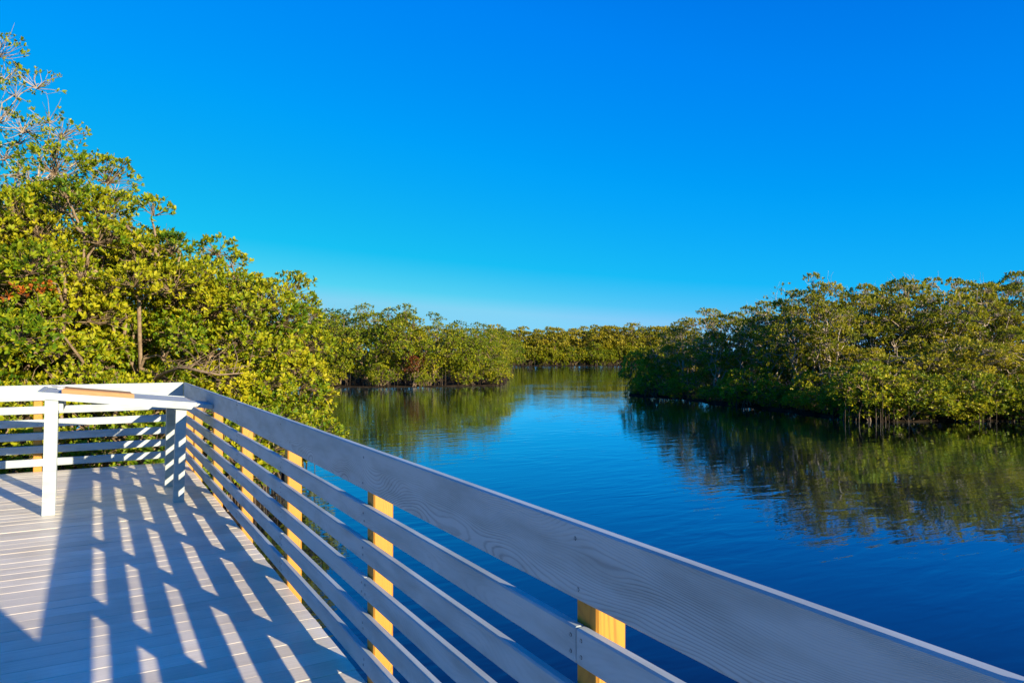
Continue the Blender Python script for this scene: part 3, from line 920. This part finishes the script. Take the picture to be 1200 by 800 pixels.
rr = random.Random(11)
G_MID = "mangroves on the left bank of the channel"
mid = [(362, 62, 372), (398, 60.5, 365), (432, 60.5, 364), (468, 60.5, 361), (503, 60.5, 374), (538, 61.5, 378), (566, 63, 386)]
for i, (u, d, v) in enumerate(mid):
    s = height_of(v, d) / 6.0
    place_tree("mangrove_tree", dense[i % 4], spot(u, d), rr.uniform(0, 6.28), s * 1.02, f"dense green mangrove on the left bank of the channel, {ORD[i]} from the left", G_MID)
for i, (u, d, v) in enumerate([(380, 74, 362), (420, 74, 364), (470, 74, 366), (520, 75, 377), (540, 110, 386), (560, 80, 382), (575, 72, 388), (586, 98, 387), (588, 84, 386)]):
    s = height_of(v, d) / 6.0
    place_tree("mangrove_tree", dense[(i + 1) % 4], spot(u, d), rr.uniform(0, 6.28), s, f"green mangrove crown in the left bank's back row, {ORD[i]} from the left", "back row on the left bank of the channel")
for i, (u, d, v) in enumerate([(388, 59, 428), (450, 58.6, 425), (492, 59, 432), (548, 60.2, 425), (582, 61.2, 424)]):
    s = height_of(v, d) / 2.4
    place_tree("mangrove_bush", bush[i % 3], spot(u, d), rr.uniform(0, 6.28), s, f"low green mangrove bush at the left bank's waterline, {ORD[i]} from the left", "waterline bushes on the left bank", cat="shrub")
place_tree("bare_tree", bare, spot(372, 66), 0.3, height_of(357, 66) / 6.6, "pale bare-twigged tree at the left end of the channel's left bank")
place_tree("red_leaved_shrub", red, spot(485, 58.6), 0.3, height_of(413, 58.6) / 3.2, "rust-red leaved shrub among the green left bank mangroves", cat="shrub")

G_FAR = "distant mangroves at the end of the river"
k = 0
for i, u in enumerate([592, 612, 634, 655, 676, 698, 718, 738, 758, 778]):
    v = [388, 384, 387, 383, 386, 384, 381, 380, 384, 382][i]
    d = 139 + rr.uniform(0, 3)
    place_tree("mangrove_tree", farp[i % 3], spot(u, d), rr.uniform(0, 6.28), height_of(v, d) / 7.0, f"distant yellowish mangrove at the end of the river, {ORD[i]} from the left", G_FAR)
for i in range(14):
    u = 580 + i * 17
    d = 148 + rr.uniform(0, 8)
    place_tree("mangrove_tree", farp[(i + 1) % 3], spot(u, d), rr.uniform(0, 6.28), height_of(384 + rr.uniform(-3, 5), d) / 7.0, f"distant mangrove crown in the back row at the river's end, {ORD[i]} from the left", "back row at the end of the river")
place_tree("bare_tree", bare, spot(745, 150), 1.3, height_of(377, 150) / 6.6, "distant bare-topped tree above the trees at the river's end")

G_R = "mangroves on the right shore"
right = [(752, 49.5, 412, 'b'), (778, 48, 392, 'u'), (806, 46, 374, 'u'), (842, 43, 362, 'u'), (876, 42, 358, 'u'), (905, 39, 350, 'u'), (938, 37, 322, 'u'), (968, 36, 334, 'u'),
         (1012, 37.5, 336, 'u'), (1052, 37.5, 326, 'u'), (1092, 37, 318, 'u'), (1130, 37, 326, 'u'), (1168, 37.5, 334, 'u'), (1212, 38, 320, 'u'), (1275, 39, 322, 'u')]
for i, (u, d, v, k) in enumerate(right):
    pr, hh = (bush[0], 2.4) if k == 'b' else (umb[i % 5], 6.4)
    s = height_of(v, d) / hh
    nm = "mangrove_tree"
    place_tree(nm, pr, spot(u, d), rr.uniform(0, 6.28), s, f"olive-green mangrove with pale branches on the right shore, {ORD[i]} from the point", G_R, sxy=(0.78 if 870 < u < 1000 else 0.92))
for i, (u, d, v) in enumerate([(800, 56, 378), (850, 52, 366), (900, 48, 352), (950, 45, 338), (1000, 42, 346), (1040, 42, 334), (1110, 42, 330), (1170, 42, 336), (1230, 41, 328), (1300, 41, 325)]):
    place_tree("mangrove_tree", umb[(i + 2) % 5], spot(u, d), rr.uniform(0, 6.28), height_of(v, d) / 6.4, f"mangrove crown in the right shore's back row, {ORD[i]} from the point", "back row on the right shore")
for i, (u, d, v) in enumerate([(742, 48.0, 452), (768, 46.2, 430), (812, 43.4, 438), (852, 40.2, 444), (880, 38.0, 432), (922, 36.2, 452), (948, 34.6, 440), (990, 32.0, 446), (1022, 30.3, 422), (1046, 30.4, 446), (1102, 31, 450), (1142, 30.6, 434), (1168, 31.5, 452), (1206, 30.8, 444), (1252, 31.5, 430)]):
    place_tree("mangrove_bush", bush[i % 3], spot(u, d), rr.uniform(0, 6.28), height_of(v, d) / 2.4, f"low leafy mangrove bush at the right shore's waterline, {ORD[i]} from the point", "waterline bushes on the right shore", cat="shrub")

# understorey behind the front rows: dense lower crowns that close the view between the trunks
fill = []
for u, d in [(790, 52), (815, 50), (842, 48), (868, 46.5), (892, 47), (918, 46), (945, 45), (972, 44.5), (1000, 44), (1028, 43), (1056, 43), (1080, 43), (1100, 42), (1120, 42), (1146, 42), (1172, 42), (1198, 42), (1226, 42)]:
    fill.append((u, d, 415 + rr.uniform(-10, 8)))
for i, (u, d, v) in enumerate(fill):
    place_tree("mangrove_thicket", dense[i % 4], spot(u, d), rr.uniform(0, 6.28), height_of(v, d) / 6.0 * 1.15, f"dark understorey mangrove between the right shore's trunks, {ORD[i]} from the point", "understorey on the right shore", cat="shrub")
for i, (u, d, v) in enumerate([(733, 47.6, 460), (756, 47.0, 456), (790, 44.2, 446), (832, 41.2, 454), (866, 38.6, 455), (900, 36.8, 446), (936, 34.9, 458), (968, 33.0, 452), (1008, 30.9, 458), (1066, 30.2, 440), (1084, 30.4, 458), (1122, 30.3, 456), (1156, 30.4, 462), (1186, 30.2, 458), (1224, 30.0, 450)]):
    place_tree("mangrove_sapling", rootless(bush[(i + 1) % 3]), spot(u, d), rr.uniform(0, 6.28), height_of(v, d) / 2.4, f"small mangrove sapling hanging over the right shore's water, {ORD[i]} from the point", "saplings along the right shore", cat="shrub", sxy=1.25)
for i, (u, d, v) in enumerate([(1004, 34.2, 408), (1042, 33.4, 398), (1086, 33.6, 404), (1128, 33.4, 392), (1172, 33.8, 402), (1214, 33.6, 396), (1258, 34, 400)]):
    place_tree("mangrove_tree", mids[i % 3], spot(u, d), rr.uniform(0, 6.28), height_of(v, d) / 4.2, f"half-height bright green mangrove before the right shore's tall trees, {ORD[i]} from the left", "half-height mangroves on the right shore", sxy=1.1)
for i in range(16):
    u, d = 372 + i * 14.2, 65 + i * 0.25 + rr.uniform(0, 2)
    place_tree("mangrove_thicket", dense[i % 4], spot(u, d), rr.uniform(0, 6.28), height_of(418, d) / 6.0 * 1.1, f"dark understorey mangrove between the left bank's trunks, {ORD[i]} from the left", "understorey on the left bank", cat="shrub")
for i in range(22):
    u, d = 588 + i * 8.6, 137.5 + rr.uniform(0, 1.5)
    place_tree("mangrove_bush", bush[i % 3], spot(u, d), rr.uniform(0, 6.28), 1.3 + rr.uniform(0, 0.5), f"distant waterline bush at the river's end, {ORD[i]} from the left", "distant waterline bushes", cat="shrub")

print("triangles", sum(len(m.loop_triangles) if m.loop_triangles else sum(p.loop_total - 2 for p in m.polygons) for m in bpy.data.meshes))
